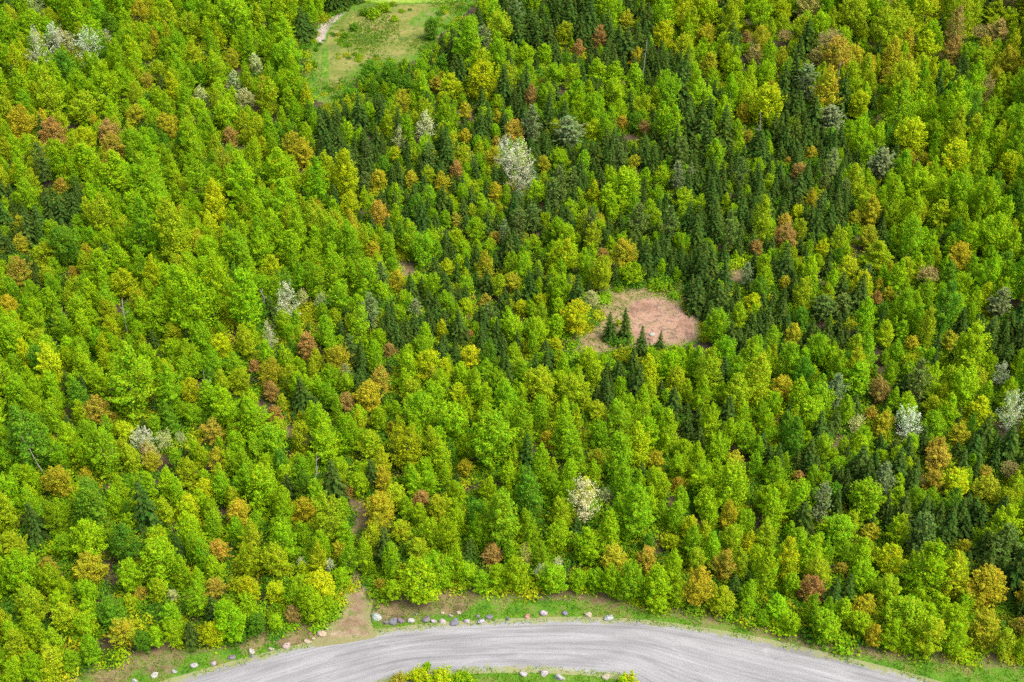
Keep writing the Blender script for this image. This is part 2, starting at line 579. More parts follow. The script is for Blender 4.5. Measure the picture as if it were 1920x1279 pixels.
def twiggy(seed, R=2.5, top=9.0, base=1.8, n=70, leaves=7, bark=None, size=(.08, .17)):
    """half-open crown: fine radiating twigs with a light cover of small new leaves or petals"""
    g = np.random.default_rng(seed)
    bark = bark or M_BARK
    Hc = (top - base) / 2
    cz = base + Hc
    tg, C, Nn, Hs = [], [], [], []
    for i in range(n):
        d = unit(g.normal(size=(1, 3)))[0]
        d[2] = abs(d[2]) * 1.1 - .25
        k = g.uniform(.7, 1.02)
        q = np.array([d[0] * R * k, d[1] * R * k, cz + d[2] * Hc * k])
        tg.append(q)
        m = leaves
        s = g.uniform(.45, 1.05, (m, 1))
        o = np.array([0, 0, cz - Hc * .45])
        C.append(o + (q - o) * s + g.normal(size=(m, 3)) * .16); Nn.append(g.normal(size=(m, 3)) + [0, 0, .6] + d * .5); Hs.append(g.uniform(size[0], size[1], m))
    tb = limb_system(g, top * .7, base, .13, tg[:10])
    for q in tg:
        s = np.array([q[0] * .15, q[1] * .15, base + (q[2] - base) * .45])
        mid = (s + q) / 2 + g.normal(size=3) * .1
        tb.append(tube([s, mid, q], [.035, .022, .008], 3))
    tv, tf = join_tubes(tb)
    C = np.concatenate(C); Nn = np.concatenate(Nn); Hs = np.concatenate(Hs)
    v, f = leaf_quads(C, Nn, Hs, g.uniform(.5, .9, len(C)), g)
    return v, f, tv, tf, bark, M_LEAF, g


class Shape:
    def __init__(self, kind, form, data, w, h):
        v, f, tv, tf, bark, lm, g = data
        self.kind, self.form, self.w, self.h = kind, form, w, h
        sh, hu = g.uniform(0, 1, len(f)), g.uniform(0, 1, len(f))
        self.crown = mesh_from('crown', v, f, [lm], {'shade': sh, 'hue': hu})
        self.trunk = mesh_from('trunk', tv, tf, [bark], None, True)
        nf = len(f)
        self.whole = mesh_from('tree', np.concatenate([v, tv]), np.concatenate([f, tf + len(v)]), [lm, bark],
                               {'shade': np.concatenate([sh, np.full(len(tf), .5)]), 'hue': np.concatenate([hu, np.full(len(tf), .5)])},
                               mat_idx=np.concatenate([np.zeros(nf), np.ones(len(tf))]))


SH = {'broad': [], 'spruce': [], 'pine': [], 'blossom': [], 'twig': []}
for s_ in range(5):
    SH['broad'].append(Shape('broad', 'round', broadleaf(10 + s_, 'round', top=9.0, nb=66), 5, 9))
for s_ in range(3):
    SH['broad'].append(Shape('broad', 'spreading', broadleaf(20 + s_, 'spreading', top=7.6, nb=70), 5, 7.6))
for s_ in range(6):
    SH['broad'].append(Shape('broad', 'oval', broadleaf(30 + s_, 'oval', top=11.5, nb=74, spray=(.32, .55), fat=(.11, .18)), 5, 11.5))
for s_ in range(4):
    SH['broad'].append(Shape('broad', 'open', broadleaf(40 + s_, 'open', top=9.8, nb=54, per=82, fat=(.10, .19), spray=(.36, .6)), 5, 9.8))
for s_ in range(5):
    SH['spruce'].append(Shape('spruce', 'narrow', spruce(60 + s_, R=1.25 + .08 * s_, top=(5.6, 6.2, 7.0, 6.5, 5.9)[s_], nb=(11, 9, 10, 12, 10)[s_], droop=.2 + .07 * s_, layers=(13, 15, 17, 14, 16)[s_]), 2.5, (5.6, 6.2, 7.0, 6.5, 5.9)[s_]))
for s_ in range(4):
    SH['pine'].append(Shape('pine', 'feathery', pine(70 + s_), 4.8, 9.5))
for s_ in range(3):
    SH['blossom'].append(Shape('blossom', 'lacy', broadleaf(80 + s_, ('open', 'oval', 'open')[s_], top=10.5, base=1.2, nb=42, per=52, size=(.05, .115), spray=(.34, .6), fat=(.09, .16), bark=M_GREYTWIG), 5, 10.5))
for s_ in range(3):
    SH['twig'].append(Shape('twig', 'thin', twiggy(90 + s_, n=170, leaves=9, size=(.07, .15)), 5, 9))

# ------------------------------------------------------------------ leaf tints
TINT = {
    'lime': (.258, .425, .008), 'green': (.168, .335, .010), 'deep': (.080, .205, .014), 'yellow': (.385, .450, .010),
    'olive': (.285, .365, .012), 'gold': (.380, .350, .020), 'orange': (.375, .275, .036), 'rust': (.31, .205, .060),
    'tan': (.38, .30, .11), 'pale': (.42, .47, .20), 'white': (.52, .56, .36), 'cream': (.58, .56, .28), 'spruce': (.046, .090, .013), 'pine': (.095, .158, .028), 'bluepine': (.15, .21, .075),
}

# ------------------------------------------------------------------ where the trees stand
# (u, v, crown width px, tint[, height/width of the picture of the crown, shape])
NOTABLE = """
68 91 44 white 1.5 b|104 68 54 white 1 b|130 76 34 pale 1 b|161 84 56 white 1.1 b|200 66 22 white 1 b|67 10 36 pale 1 b|205 43 46 deep|118 74 34 tan
97 249 50 rust|37 228 54 gold|158 200 62 olive|200 248 44 rust|212 272 44 orange|158 255 48 yellow|249 212 34 gold|565 282 46 gold|548 266 36 gold|316 235 42 gold|276 94 32 olive
434 110 34 gold|276 150 26 orange|111 346 28 orange|434 255 32 rust|262 24 42 gold|353 47 48 olive|437 150 34 pale 1.4|460 185 44 pale|376 175 28 pale|480 118 32 pale 1.4|110 228 40 olive
731 141 48 deep 0.7|694 131 36 deep 0.7|760 160 40 deep 0.8|828 118 34 deep|808 50 38 deep|700 165 34 deep|740 172 30 green|1124 67 28 rust 1.6|1057 60 42 olive|1084 87 26 rust|1245 64 48 yellow|1174 37 32 gold
902 148 72 yellow|842 161 52 yellow|818 155 28 orange|754 188 38 gold|872 205 28 gold|996 178 28 rust 1.7|986 104 42 lime 1.2|1023 98 36 lime|1037 138 48 lime|1073 141 44 lime|1120 131 46 lime|1151 134 42 lime|1191 141 46 lime
795 235 44 white 1.2 b|747 255 28 pale 1.2 b|950 286 44 white 1.4 b|972 305 60 white 1.4 b|990 336 32 white 1.8 b|966 249 42 orange|931 265 20 orange|922 292 32 gold|1067 242 62 bluepine 1.1 p
741 286 28 yellow|872 255 26 gold|1110 242 38 yellow|1168 229 24 orange|1208 239 24 rust|1020 306 28 gold|1050 296 38 lime|1006 356 46 lime|1114 356 28 yellow 1.6|1188 302 24 gold|1171 322 24 yellow
707 336 34 gold|855 316 30 rust|929 356 28 gold|828 340 34 gold|653 380 44 yellow|771 336 30 gold|855 410 24 orange|1174 346 66 lime 0.9|1240 330 40 lime
1330 20 48 yellow|1324 64 34 gold|1330 118 32 gold 1.5|1401 67 22 rust|1414 101 32 tan|1374 128 46 lime|1556 77 62 tan 1.2 t|1572 104 60 orange 1|1596 104 42 gold|1529 108 36 tan|1599 27 68 olive|1515 10 44 tan|1472 67 34 tan 1.2 t|1468 20 40 yellow
1673 104 46 gold 1.5|1663 141 28 orange|1737 84 54 yellow|1784 94 40 rust 1.3|1838 60 40 tan 1 t|1871 57 44 tan|1865 20 48 olive|1895 114 48 gold|1845 111 44 olive|1895 34 40 yellow|1616 91 34 green 1.3
1515 150 56 bluepine 1.4 p|1468 150 30 spruce 2.5 s|1490 190 32 spruce 2.6 s|1438 195 74 yellow 0.8|1448 172 34 gold|1394 212 30 gold|1401 255 22 orange|1559 222 58 bluepine 1.1 p|1609 192 52 yellow|1707 252 62 yellow 0.9
1794 296 66 yellow 0.9|1730 299 28 gold|1892 309 52 yellow 0.8|1727 350 68 lime 0.8|1653 302 62 bluepine 1 p|1498 316 28 rust|1522 286 24 gold|1478 302 18 orange|1653 225 28 tan|1522 373 26 gold 1.6|1636 393 36 gold 1.6|1606 410 26 gold|1495 397 28 yellow|1472 417 32 orange|1761 397 52 olive
34 507 48 orange|138 507 20 orange|37 457 34 gold|229 527 56 yellow|81 474 52 olive|13 568 34 gold|538 564 48 white 1.3 b|568 554 24 pale 1.3 b|506 622 26 white 2.4 b|602 564 28 pale 1 b|417 645 48 yellow|578 645 40 rust 1.5|507 695 48 gold|507 732 34 rust|514 775 36 rust
477 685 24 rust|185 770 52 orange 0.8|235 806 42 yellow|269 820 44 white 1 b|306 823 36 pale 1 b|339 820 26 pale 1 b|279 850 42 tan|400 806 42 orange|447 712 48 olive|323 625 48 olive
855 443 32 yellow|926 443 24 orange|702 467 30 gold|909 494 38 gold 1.4|744 524 34 gold|838 500 32 yellow|963 527 32 gold|909 560 24 orange|875 571 28 yellow|1057 474 66 yellow 1.1|1174 474 54 gold|1184 510 44 lime 1.1|1131 477 24 rust
1077 591 62 yellow 0.9|1110 558 32 pale|1016 564 28 yellow|976 575 32 yellow|828 615 28 yellow 1.5|882 628 18 rust|731 655 26 rust|801 679 54 yellow 0.9|882 665 46 yellow|963 658 32 lime|1043 645 26 yellow
712 712 44 orange|690 743 50 gold 0.9|650 753 32 rust|862 736 38 yellow|741 766 34 lime|1012 722 66 olive 0.9|1075 730 66 olive 0.9|1265 712 46 olive 1.5|1185 672 32 olive|1104 672 46 lime|1124 773 44 olive|1027 823 32 gold|697 830 58 olive
1144 606 24 spruce 1.8 s|1174 602 26 spruce 2 s|1160 604 13 yellow|1203 640 28 spruce 2 s|1237 637 17 spruce 1.9 s|1188 668 24 spruce 1.8 s
1473 443 42 rust|1418 464 26 rust|1630 443 38 gold|1542 464 34 yellow|1593 497 42 yellow|1411 564 38 yellow|1472 531 24 gold|1488 625 38 gold|1740 517 48 tan 0.9 t|1872 564 48 bluepine 1.5 p|1667 551 24 gold|1643 558 24 rust|1663 622 34 yellow 1.8
1653 729 42 rust 1.1|1653 793 46 gold|1633 776 28 orange|1468 726 46 gold|1707 793 54 white 1.1 b|1606 793 34 pale 1 b|1878 699 40 white 1 b|1898 766 54 white 1.3 b|1838 766 54 yellow|1750 760 42 olive|1798 813 40 gold|1754 840 46 orange|1784 638 34 gold|1801 480 46 gold|1710 642 28 gold
1545 575 52 pine 0.9 p|1580 570 46 pine 1 p|1650 477 64 olive
108 899 52 gold|350 953 58 yellow|565 953 46 gold 1.2|282 862 34 gold|350 883 56 olive|161 893 28 gold|410 1030 42 orange|89 1057 34 orange|168 1064 54 gold|403 1098 38 orange|262 1114 26 orange|464 1101 56 yellow|514 1108 44 yellow|605 1094 62 yellow|571 1067 32 yellow
118 1155 58 olive|232 1182 52 gold|397 1185 50 yellow|551 1151 32 rust|208 1145 66 deep|24 1017 66 olive|296 1004 48 lime 1.2|323 1114 26 pale|565 1057 22 white 1 b|618 1057 22 white 1 b|400 1135 36 spruce 1.2 s|447 960 52 gold
717 896 32 gold 1.8|872 876 34 gold|712 953 58 gold 0.9|653 923 24 rust|788 936 34 rust|1097 936 62 cream 1.25 b|1134 926 28 pale 1 b|1154 1051 56 gold|1211 1047 48 orange|1121 859 32 gold|1228 862 34 gold|1258 1014 34 yellow|922 1037 40 rust|986 1041 28 tan 1.6 b|1013 1071 28 white 1 b|1048 1054 22 white 1 b
1037 1081 60 lime|785 1091 84 lime 1.05|781 1026 52 olive|754 994 52 olive|711 1094 24 orange|684 1037 38 lime 2|1272 906 26 orange
1367 963 40 gold 1.6|1357 1051 46 orange 1.5|1404 1014 32 yellow 1.6|1848 1098 72 gold 0.9|1848 1178 62 gold|1915 1172 36 orange|1630 994 36 gold|1619 1135 44 gold|1522 1101 52 rust|1754 899 38 orange|1794 903 56 yellow 0.9|1848 916 48 gold|1851 886 28 orange|1895 879 44 tan 1 t
1757 856 46 orange|1808 1024 30 gold|1576 1064 28 orange|1498 893 26 rust|1377 862 34 gold|1700 1150 84 green|1740 1155 70 lime|1616 1168 54 lime|1549 1172 68 green|1461 1135 50 lime 1.3|1572 987 66 green|1623 933 76 green 0.9|1667 1050 60 yellow 1.1
"""
GRID = [
    "gygygggmmmmmccmyytyttytt", "yggygggmmmmygcccgymooymt", "oyyygygmmyymcgggcyccgggg", "ooogggycccmmmccccmcmmyyy",
    "mcgggygoycmmcmgcmcccyggg", "mgygygggogmmmyccmcomoggg", "oygyggdggmmomymccmcymggy", "ygygdggymcmcgymmgcmmgggc",
    "gggggyyomyygmymygggggmyg", "ggodgyogogggygggmggmomgg", "dgyyoggyggggggggggmmcmcc", "godyygydmygygggggggmmccy",
    "yddggygyoggddgggyoggymcm", "yyygogyyggggggyoogygygom", "yygdgggggggggggggggyygoo", "yyyyggggggggggggggggggoo",
]
assert all(len(r) == 24 for r in GRID)
MIX = {  # weights of tints; 'spruce'/'pine' are conifers
    'g': dict(lime=.43, green=.37, olive=.10, deep=.06, yellow=.02, spruce=.02),
    'd': dict(lime=.24, green=.42, deep=.22, olive=.06, spruce=.05),
    'y': dict(lime=.46, olive=.30, yellow=.07, gold=.03, green=.13, spruce=.02),
    'o': dict(gold=.13, olive=.36, orange=.03, yellow=.06, lime=.34, green=.11, spruce=.02),
    't': dict(tan=.09, olive=.38, lime=.22, gold=.09, pale=.04, green=.12, pine=.06),
    'm': dict(spruce=.46, pine=.03, green=.20, lime=.15, olive=.05, deep=.03, gold=.02),
    'c': dict(spruce=.75, pine=.05, green=.08, lime=.04, deep=.02, gold=.01),
}
SECOND = {'gold': 'olive', 'orange': 'olive', 'rust': 'orange', 'tan': 'olive', 'yellow': 'lime', 'olive': 'lime', 'lime': 'green', 'green': 'lime', 'deep': 'green', 'pale': 'olive', 'white': 'pale', 'cream': 'white'}


class Tree:
    pass


def conifer(t):
    return t in ('spruce', 'pine', 'bluepine')


trees = []
CELL = 4.0
hashg = {}


def near(x, y, r):
    i, j = int(x // CELL), int(y // CELL)
    for a in range(i - 2, i + 3):
        for b in range(j - 2, j + 3):
            for t in hashg.get((a, b), ()):
                if math.hypot(t.x - x, t.y - y) < (t.sr + r):
                    return True
    return False


def add_tree(x, y, w, h, tint, shape, notable=False):
    t = Tree()
    t.x, t.y, t.w, t.h, t.tint, t.shape, t.notable = x, y, w, h, tint, shape, notable
    t.z = rel1(x, y)
    t.rot = random.uniform(0, 2 * PI)
    t.sr = w * (.345 if not conifer(tint) else .30)
    b = np.array(TINT[tint])
    j = rng.normal(size=3)
    t.col = np.clip(b * (1 + .13 * max(-1.8, min(1.2, j[0]))) * np.array([1 + .09 * j[1], 1, 1 + .1 * j[2]]), .004, .95)
    b2 = np.array(TINT[SECOND.get(tint, tint)]) * .5 + b * .5
    t.col2 = np.clip(b2 * (1 + .10 * rng.normal()) * np.array([1 + .08 * rng.normal(), 1, 1]), .004, .95)
    t.u, t.v, t.d = project(x, y, t.z + h * .6)
    t.bu, t.bv, _ = project(x, y, t.z)
    t.pw = F * w / t.d
    trees.append(t)
    hashg.setdefault((int(x // CELL), int(y // CELL)), []).append(t)
    return t


def pick_shape(kind, aspect):
    c = SH[kind]
    if kind != 'broad':
        return random.choice(c)
    if aspect >= 1.3:
        c = [s for s in c if s.form == 'oval']
    elif aspect <= .92:
        c = [s for s in c if s.form == 'spreading']
    elif aspect != 1:
        c = [s for s in c if s.form in ('round', 'open')]
    return random.choice(c)


for line in NOTABLE.replace('\n', '|').split('|'):
    q = line.split()
    if not q:
        continue
    u, v, pw, tint = float(q[0]), float(q[1]), float(q[2]), q[3]
    asp = float(q[4]) if len(q) > 4 else 1.0
    if tint in ('gold', 'orange', 'rust', 'tan') and len(q) < 6:
        pw *= 1.13
    if len(q) > 5 and q[5] == 'b':
        asp *= 1.2
        pw *= 1.12
    kind = {'b': 'blossom', 't': 'twig', 'p': 'pine', 's': 'spruce'}[q[5]] if len(q) > 5 else 'broad'
    h = 8.0
    for _ in range(5):
        x, y, z = place(u, v, h * .6)
        _, _, d = project(x, y, z + h * .6)
        w = pw * d / F
        if kind == 'spruce':
            h = w * asp * 1.35 + .6
        else:
            sh_ang = math.atan2(CAM_H - h, y)       # view elevation: foreshortens heights
            hh = (asp * 1.05 * w - w * .8 * math.sin(sh_ang)) / math.cos(sh_ang)
            h = min(max(hh + .2 * w, 1.15 * w), 2.6 * w, 17.0)
    add_tree(x, y, w, h, tint, pick_shape(kind, asp), True)

NOTREE_PX = [PITGRASS_PX, FIELD_PX, VERGE_PX] + OPEN_PX


NOTE = [(t.y, t.u, t.v, t.pw, t.pw * min(1.6, max(.8, t.h / t.w * .7))) for t in trees]


def blocked(x, y, z, w, h):
    for f_ in (0.0, .35, .8):
        u, v, d = project(x, y, z + h * f_)
        for P in NOTREE_PX[:2] + NOTREE_PX[3:]:
            if in1(u, v, P):
                return True
        if f_ > .1:
            e = F * w * (.42 if f_ < .5 else .30) / d
            for P in NOTREE_PX[:2]:
                if in1(u - e, v, P) or in1(u + e, v, P):
                    return True
    if in1(x, y, verge_g):
        return True
    u, v, d = project(x, y, z + h)
    hw = F * w * .42 / d
    vb = project(x, y, z)[1]
    for ny, nu, nv, npw, nph in NOTE:
        if y < ny and abs(u - nu) < hw + npw * .28 and v < nv + nph * .22 and vb > nv:
            return True
    return False


def size_px(u, v):
    """typical crown width across the photo"""
    s = np.interp(min(max(v, 0), 1279), [0, 150, 300, 500, 700, 900, 1150, 1279], [48, 46, 44, 49, 55, 62, 74, 78])
    if u > 1250 and v < 260:
        s *= 1.2
    return s


def resample_line(p, step):
    p = np.array(p); d = np.concatenate([[0], np.cumsum(np.hypot(*np.diff(p, axis=0).T))])
    q = np.linspace(0, d[-1], max(2, int(d[-1] / step)))
    return np.stack([np.interp(q, d, p[:, 0]), np.interp(q, d, p[:, 1])], 1), q


def fill(n, yr, passes):
    for shrink in passes:
        for _ in range(n):
            y = yr[0] + (yr[1] - yr[0]) * random.random() ** .8
            x = random.uniform(-1, 1) * (60 + .3 * y)
            z = rel1(x, y)
            u, v, d = project(x, y, z + 5)
            if v > 1400 or u < -260 or u > 2180 or v < -230:
                continue
            gu = int(min(max((u + random.gauss(0, 20)) / 80, 0), 23)); gv = int(min(max((v + random.gauss(0, 16)) / 80, 0), 15))
            m = MIX[GRID[gv][gu]]
            tint = random.choices(list(m), list(m.values()))[0]
            s = size_px(u, v) * d / F
            if tint == 'spruce':
                w = (.38 + .42 * random.random() ** 1.5) * s * (1.12 if v < 250 else 1)
                h = w * random.uniform(1.8, 2.8)
                kind = 'spruce'
            elif tint == 'pine':
                w = random.uniform(.65, 1.0) * s
                h = w * random.uniform(1.7, 2.4)
                kind = 'pine'
                tint = random.choice(['pine', 'pine', 'bluepine'])
            else:
                inner = GRID[gv][gu] in 'mc'
                w = s * (.66 + 1.0 * random.random() ** 1.7) * (.68 if inner else 1)
                h = w * (random.uniform(1.15, 1.6) if inner else random.uniform(1.2, 1.95)) + .5
                kind = 'broad'
            w *= shrink; h *= shrink ** .7
            sr = w * (.345 if kind == 'broad' else .30)
            if near(x, y, sr):
                continue
            if blocked(x, y, z, w, h):
                continue
            asp = .9 if h / w < 1.45 and random.random() < .5 else 1 if h / w < 1.8 else 1.4
            add_tree(x, y, w, h, tint, pick_shape(kind, asp))


el_, _q = resample_line(ground(EDGE_PX), .8)
nextd = 0.0
for i in range(1, len(el_) - 1):
    if i * .8 < nextd:
        continue
    tx, ty = el_[i + 1] - el_[i - 1]
    L_ = math.hypot(tx, ty)
    nx_, ny_ = -ty / L_, tx / L_
    if ny_ < 0:
        nx_, ny_ = -nx_, -ny_
    o_ = random.uniform(.35, 1.1)
    x, y = el_[i][0] + nx_ * o_, el_[i][1] + ny_ * o_
    u, v, d = project(x, y, 3)
    if not (-200 < u < 2120) or in1(x, y, drive_g):
        continue
    m = MIX[GRID[min(15, max(0, int((v - 25) / 80)))][min(23, max(0, int(u / 80)))]]
    tint = random.choices(list(m), list(m.values()))[0]
    if conifer(tint):
        tint = 'green'
    w = random.uniform(34, 74) * d / F
    if near(x, y, w * .26):
        continue
    vb = project(x, y, 0)[1]
    if any(abs(u - n_[1]) < (n_[3] + w * F / d) * .33 and n_[0] > y and project(x, y, w * 1.4)[1] < n_[2] for n_ in NOTE):
        w *= .6
    h = w * random.uniform(1.1, 1.7)
    add_tree(x, y, w, h, tint, random.choice([q for q in SH['broad'] if q.form in ('spreading', 'open', 'round')]))
    nextd = i * .8 + w * .62
fill(22000, (92, 400), (1.0, .85, .66))

# ------------------------------------------------------------------ which are single things, which merge into the woods
KIND_OF = {}


def thing_kind(t):
    if t.shape.kind == 'spruce':
        return 'spruce_tree'
    if t.shape.kind == 'pine':
        return 'pine_tree'
    if t.shape.kind == 'blossom' and t.tint in ('white', 'cream', 'pale', 'tan'):
        return 'flowering_tree'
    if t.tint in ('gold', 'orange', 'rust', 'tan'):
        return 'maple_tree'
    return 'broadleaf_tree'


for t in trees:
    t.kind = thing_kind(t)
    t.inframe = -10 < t.u < W + 10 and -10 < t.v < HT + 10
    t.big = t.pw * t.pw * (t.h / t.w) * (1.0 if t.inframe else 0)
LIMIT = {'broadleaf_tree': 300, 'spruce_tree': 300, 'pine_tree': 200, 'flowering_tree': 100, 'maple_tree': 300}
single, mass = [], []
for k, lim in LIMIT.items():
    ks = sorted([t for t in trees if t.kind == k], key=lambda t: -t.big - (1e6 if t.notable and k != 'broadleaf_tree' else 0))
    ks_in = [t for t in ks if t.inframe]
    single += ks_in[:lim]
    taken = set(map(id, ks_in[:lim]))
    mass += [t for t in ks if id(t) not in taken]

# ------------------------------------------------------------------ labels
COLOUR = {'lime': 'bright lime green', 'green': 'fresh green', 'deep': 'deep green', 'yellow': 'bright yellow-green', 'olive': 'olive green', 'gold': 'golden', 'orange': 'orange',
          'rust': 'rust brown', 'tan': 'pinkish tan', 'pale': 'pale sage', 'white': 'white', 'cream': 'creamy', 'spruce': 'dark green', 'pine': 'dull green', 'bluepine': 'greyish green'}
FORM = {'round': 'round tree', 'spreading': 'wide tree', 'oval': 'tall oval tree', 'open': 'many-topped tree', 'narrow': 'pointed spruce', 'feathery': 'feathery pine', 'lacy': 'blossoming tree', 'thin': 'thin-leaved tree'}
LANDMARKS = [('the reddish bare clearing', 1245, 600, 150, 105), ('the grassy clearing', 700, 95, 175, 130), ('the roadside boulders', 800, 1150, 170, 130), ('the dirt driveway', 665, 1120, 90, 100),
             ('the big white blossom tree', 972, 305, 110, 80), ('the lone cream blossom tree', 1097, 936, 110, 90), ('the slender white blossom tree', 506, 622, 100, 80), ('the bushy white blossom tree', 1707, 793, 100, 80),
             ('the gravel road bend', 1150, 1215, 420, 130)]
ORD = 'first second third fourth fifth sixth seventh eighth ninth tenth eleventh twelfth thirteenth fourteenth fifteenth sixteenth'.split()
COLN = ['far left', 'left', 'centre left', 'centre', 'centre right', 'right', 'far right']
ROWN = ['top edge', 'upper', 'upper middle', 'middle', 'lower middle', 'lower', 'bottom']


def region(t):
    for name, lu, lv, ru, rv in LANDMARKS:
        if abs(t.u - lu) < 12 and abs(t.v - lv) < 12:
            continue
        if abs(t.u - lu) < ru and abs(t.v - lv) < rv:
            du, dv = (t.u - lu) / ru, (t.v - lv) / rv
            if abs(du) > abs(dv):
                return ('left of ' if du < 0 else 'right of ') + name
            return ('behind ' if dv < 0 else 'in front of ') + name
    c = min(6, max(0, int(t.u / W * 7))); r = min(6, max(0, int(t.v / HT * 7)))
    return f'{ROWN[r]} {COLN[c]} of the forest'


FIXED = {(972, 305): 'big creamy white blossoming tree among dark spruces, below an orange tree', (1097, 936): 'lone creamy white blossoming tree in green forest above the road bend',
         (506, 622): 'slender white blossoming tree, narrow and upright, in the left of the forest', (1707, 793): 'bushy white blossoming tree beside a golden tree, lower right of the forest',
         (785, 1091): 'large bright lime green tree leaning over the roadside boulders', (1740, 1155): 'largest round lime green tree at the forest edge above the road'}
byl = {}
for t in single:
    size = ''
    if t.shape.kind == 'broad':
        size = 'large ' if t.pw > 64 else 'small ' if t.pw < 34 else ''
    elif t.shape.kind == 'spruce':
        size = 'tall ' if t.pw * t.h / t.w > 90 else 'little ' if t.pw * t.h / t.w < 50 else ''
    t.label = None
    for (u, v), s in FIXED.items():
        if t.notable and abs(t.u - u) < 9 and abs(t.v - v) < 9:
            t.label = s
    if t.label is None:
        t.key = (f'{size}{COLOUR[t.tint]} {FORM[t.shape.form]}', region(t))
        byl.setdefault(t.key, []).append(t)
for (a, r), ts in byl.items():
    if len(ts) == 1:
        ts[0].label = f'{a}, {r}' if not r.startswith(('left', 'right of', 'behind', 'in front')) else f'{a} {r}'
        continue
    ts.sort(key=lambda t: t.u)
    for i, t in enumerate(ts):
        n = len(ts)
        if n <= 16 or i < 8:
            r = r.replace(' of the forest', ' forest')
            o = 'leftmost' if i == 0 else 'rightmost' if i == n - 1 else ORD[i] + ' from left,'
        else:
            o = 'rightmost' if i == n - 1 else ORD[min(15, n - 1 - i)] + ' from right,'
        t.label = f'{a}, {o} {r}' if i in (0, n - 1) else f'{a}, {o} {r}'

GROUPNAME = {'broadleaf_tree': 'green broadleaf trees of the forest', 'maple_tree': 'gold and rust trees of the forest', 'spruce_tree': 'spruces of the forest', 'pine_tree': 'pines of the forest', 'flowering_tree': 'white blossoming trees of the forest'}
CAT = {'broadleaf_tree': 'tree', 'maple_tree': 'tree', 'spruce_tree': 'spruce', 'pine_tree': 'pine', 'flowering_tree': 'blossom tree'}


def link(name, data, parent=None):
    o = bpy.data.objects.new(name, data)
    COL.objects.link(o)
    if parent:
        o.parent = parent
    return o


for t in single:
    e = link(t.kind, None)
    e.empty_display_size = .5
    e.location = (t.x, t.y, t.z)
    e.rotation_euler = (random.gauss(0, .03), random.gauss(0, .03), t.rot)
    k = t.w / t.shape.w
    e.scale = (k * random.uniform(.93, 1.07), k * random.uniform(.93, 1.07), t.h / t.shape.h)
    e['label'] = t.label
    e['category'] = CAT[t.kind]
    e['group'] = GROUPNAME[t.kind]
    c = link('crown', t.shape.crown, e)
    c['tint'] = [float(q) for q in t.col]
    c['second_tint'] = [float(q) for q in t.col2]
    link('trunk', t.shape.trunk, e)


# ------------------------------------------------------------------ the rest of the woods: one object each, instanced
def scatter(name, items, shapes_whole):
    """items: (x,y,z,rot,sx,sz,idx,col); one object of kind stuff"""
    me = bpy.data.meshes.new(name)
    me.from_pydata([i[:3] for i in items], [], [])
    a = me.attributes.new('turn', 'FLOAT_VECTOR', 'POINT'); a.data.foreach_set('vector', np.array([(0, 0, i[3]) for i in items], np.float32).ravel())
    a = me.attributes.new('size', 'FLOAT_VECTOR', 'POINT'); a.data.foreach_set('vector', np.array([(i[4], i[4], i[5]) for i in items], np.float32).ravel())
    a = me.attributes.new('pick', 'INT', 'POINT'); a.data.foreach_set('value', np.array([i[6] for i in items], np.int32))
    a = me.attributes.new('tint', 'FLOAT_COLOR', 'POINT'); a.data.foreach_set('color', np.array([(*i[7], 1) for i in items], np.float32).ravel())
    a = me.attributes.new('second_tint', 'FLOAT_COLOR', 'POINT'); a.data.foreach_set('color', np.array([(*i[8], 1) for i in items], np.float32).ravel())
    ob = link(name, me)
    ob['kind'] = 'stuff'
    src = bpy.data.collections.new(name + '_sources')
    for i, m_ in enumerate(shapes_whole):
        src.objects.link(bpy.data.objects.new(f'{name}_source_{i:02d}', m_))
    ng = bpy.data.node_groups.new(name, 'GeometryNodeTree')
    ng.interface.new_socket('Geometry', in_out='INPUT', socket_type='NodeSocketGeometry')
    ng.interface.new_socket('Geometry', in_out='OUTPUT', socket_type='NodeSocketGeometry')
    gi = ng.nodes.new('NodeGroupInput'); go = ng.nodes.new('NodeGroupOutput')
    ci = ng.nodes.new('GeometryNodeCollectionInfo'); ci.inputs['Collection'].default_value = src
    ci.inputs['Separate Children'].default_value = True; ci.inputs['Reset Children'].default_value = True
    ip = ng.nodes.new('GeometryNodeInstanceOnPoints'); ip.inputs['Pick Instance'].default_value = True

    def named(n_, ty):
        q = ng.nodes.new('GeometryNodeInputNamedAttribute'); q.data_type = ty; q.inputs['Name'].default_value = n_
        return q.outputs['Attribute']
    er = ng.nodes.new('FunctionNodeEulerToRotation')
    L = ng.links.new
    L(gi.outputs[0], ip.inputs['Points']); L(ci.outputs[0], ip.inputs['Instance'])
    L(named('pick', 'INT'), ip.inputs['Instance Index'])
    L(named('turn', 'FLOAT_VECTOR'), er.inputs[0]); L(er.outputs[0], ip.inputs['Rotation'])
    L(named('size', 'FLOAT_VECTOR'), ip.inputs['Scale'])
    L(ip.outputs[0], go.inputs[0])
    md = ob.modifiers.new('scatter', 'NODES'); md.node_group = ng
    return ob


def woods(name, ts):
    if not ts:
        return
    shapes = []
    for t in ts:
        if t.shape not in shapes:
            shapes.append(t.shape)
    scatter(name, [(t.x, t.y, t.z, t.rot, t.w / t.shape.w, t.h / t.shape.h, shapes.index(t.shape), t.col, t.col2) for t in ts], [s.whole for s in shapes])


woods('broadleaf_woods', [t for t in mass if t.kind in ('broadleaf_tree', 'maple_tree', 'flowering_tree')])
woods('conifer_woods', [t for t in mass if t.kind in ('spruce_tree', 'pine_tree')])

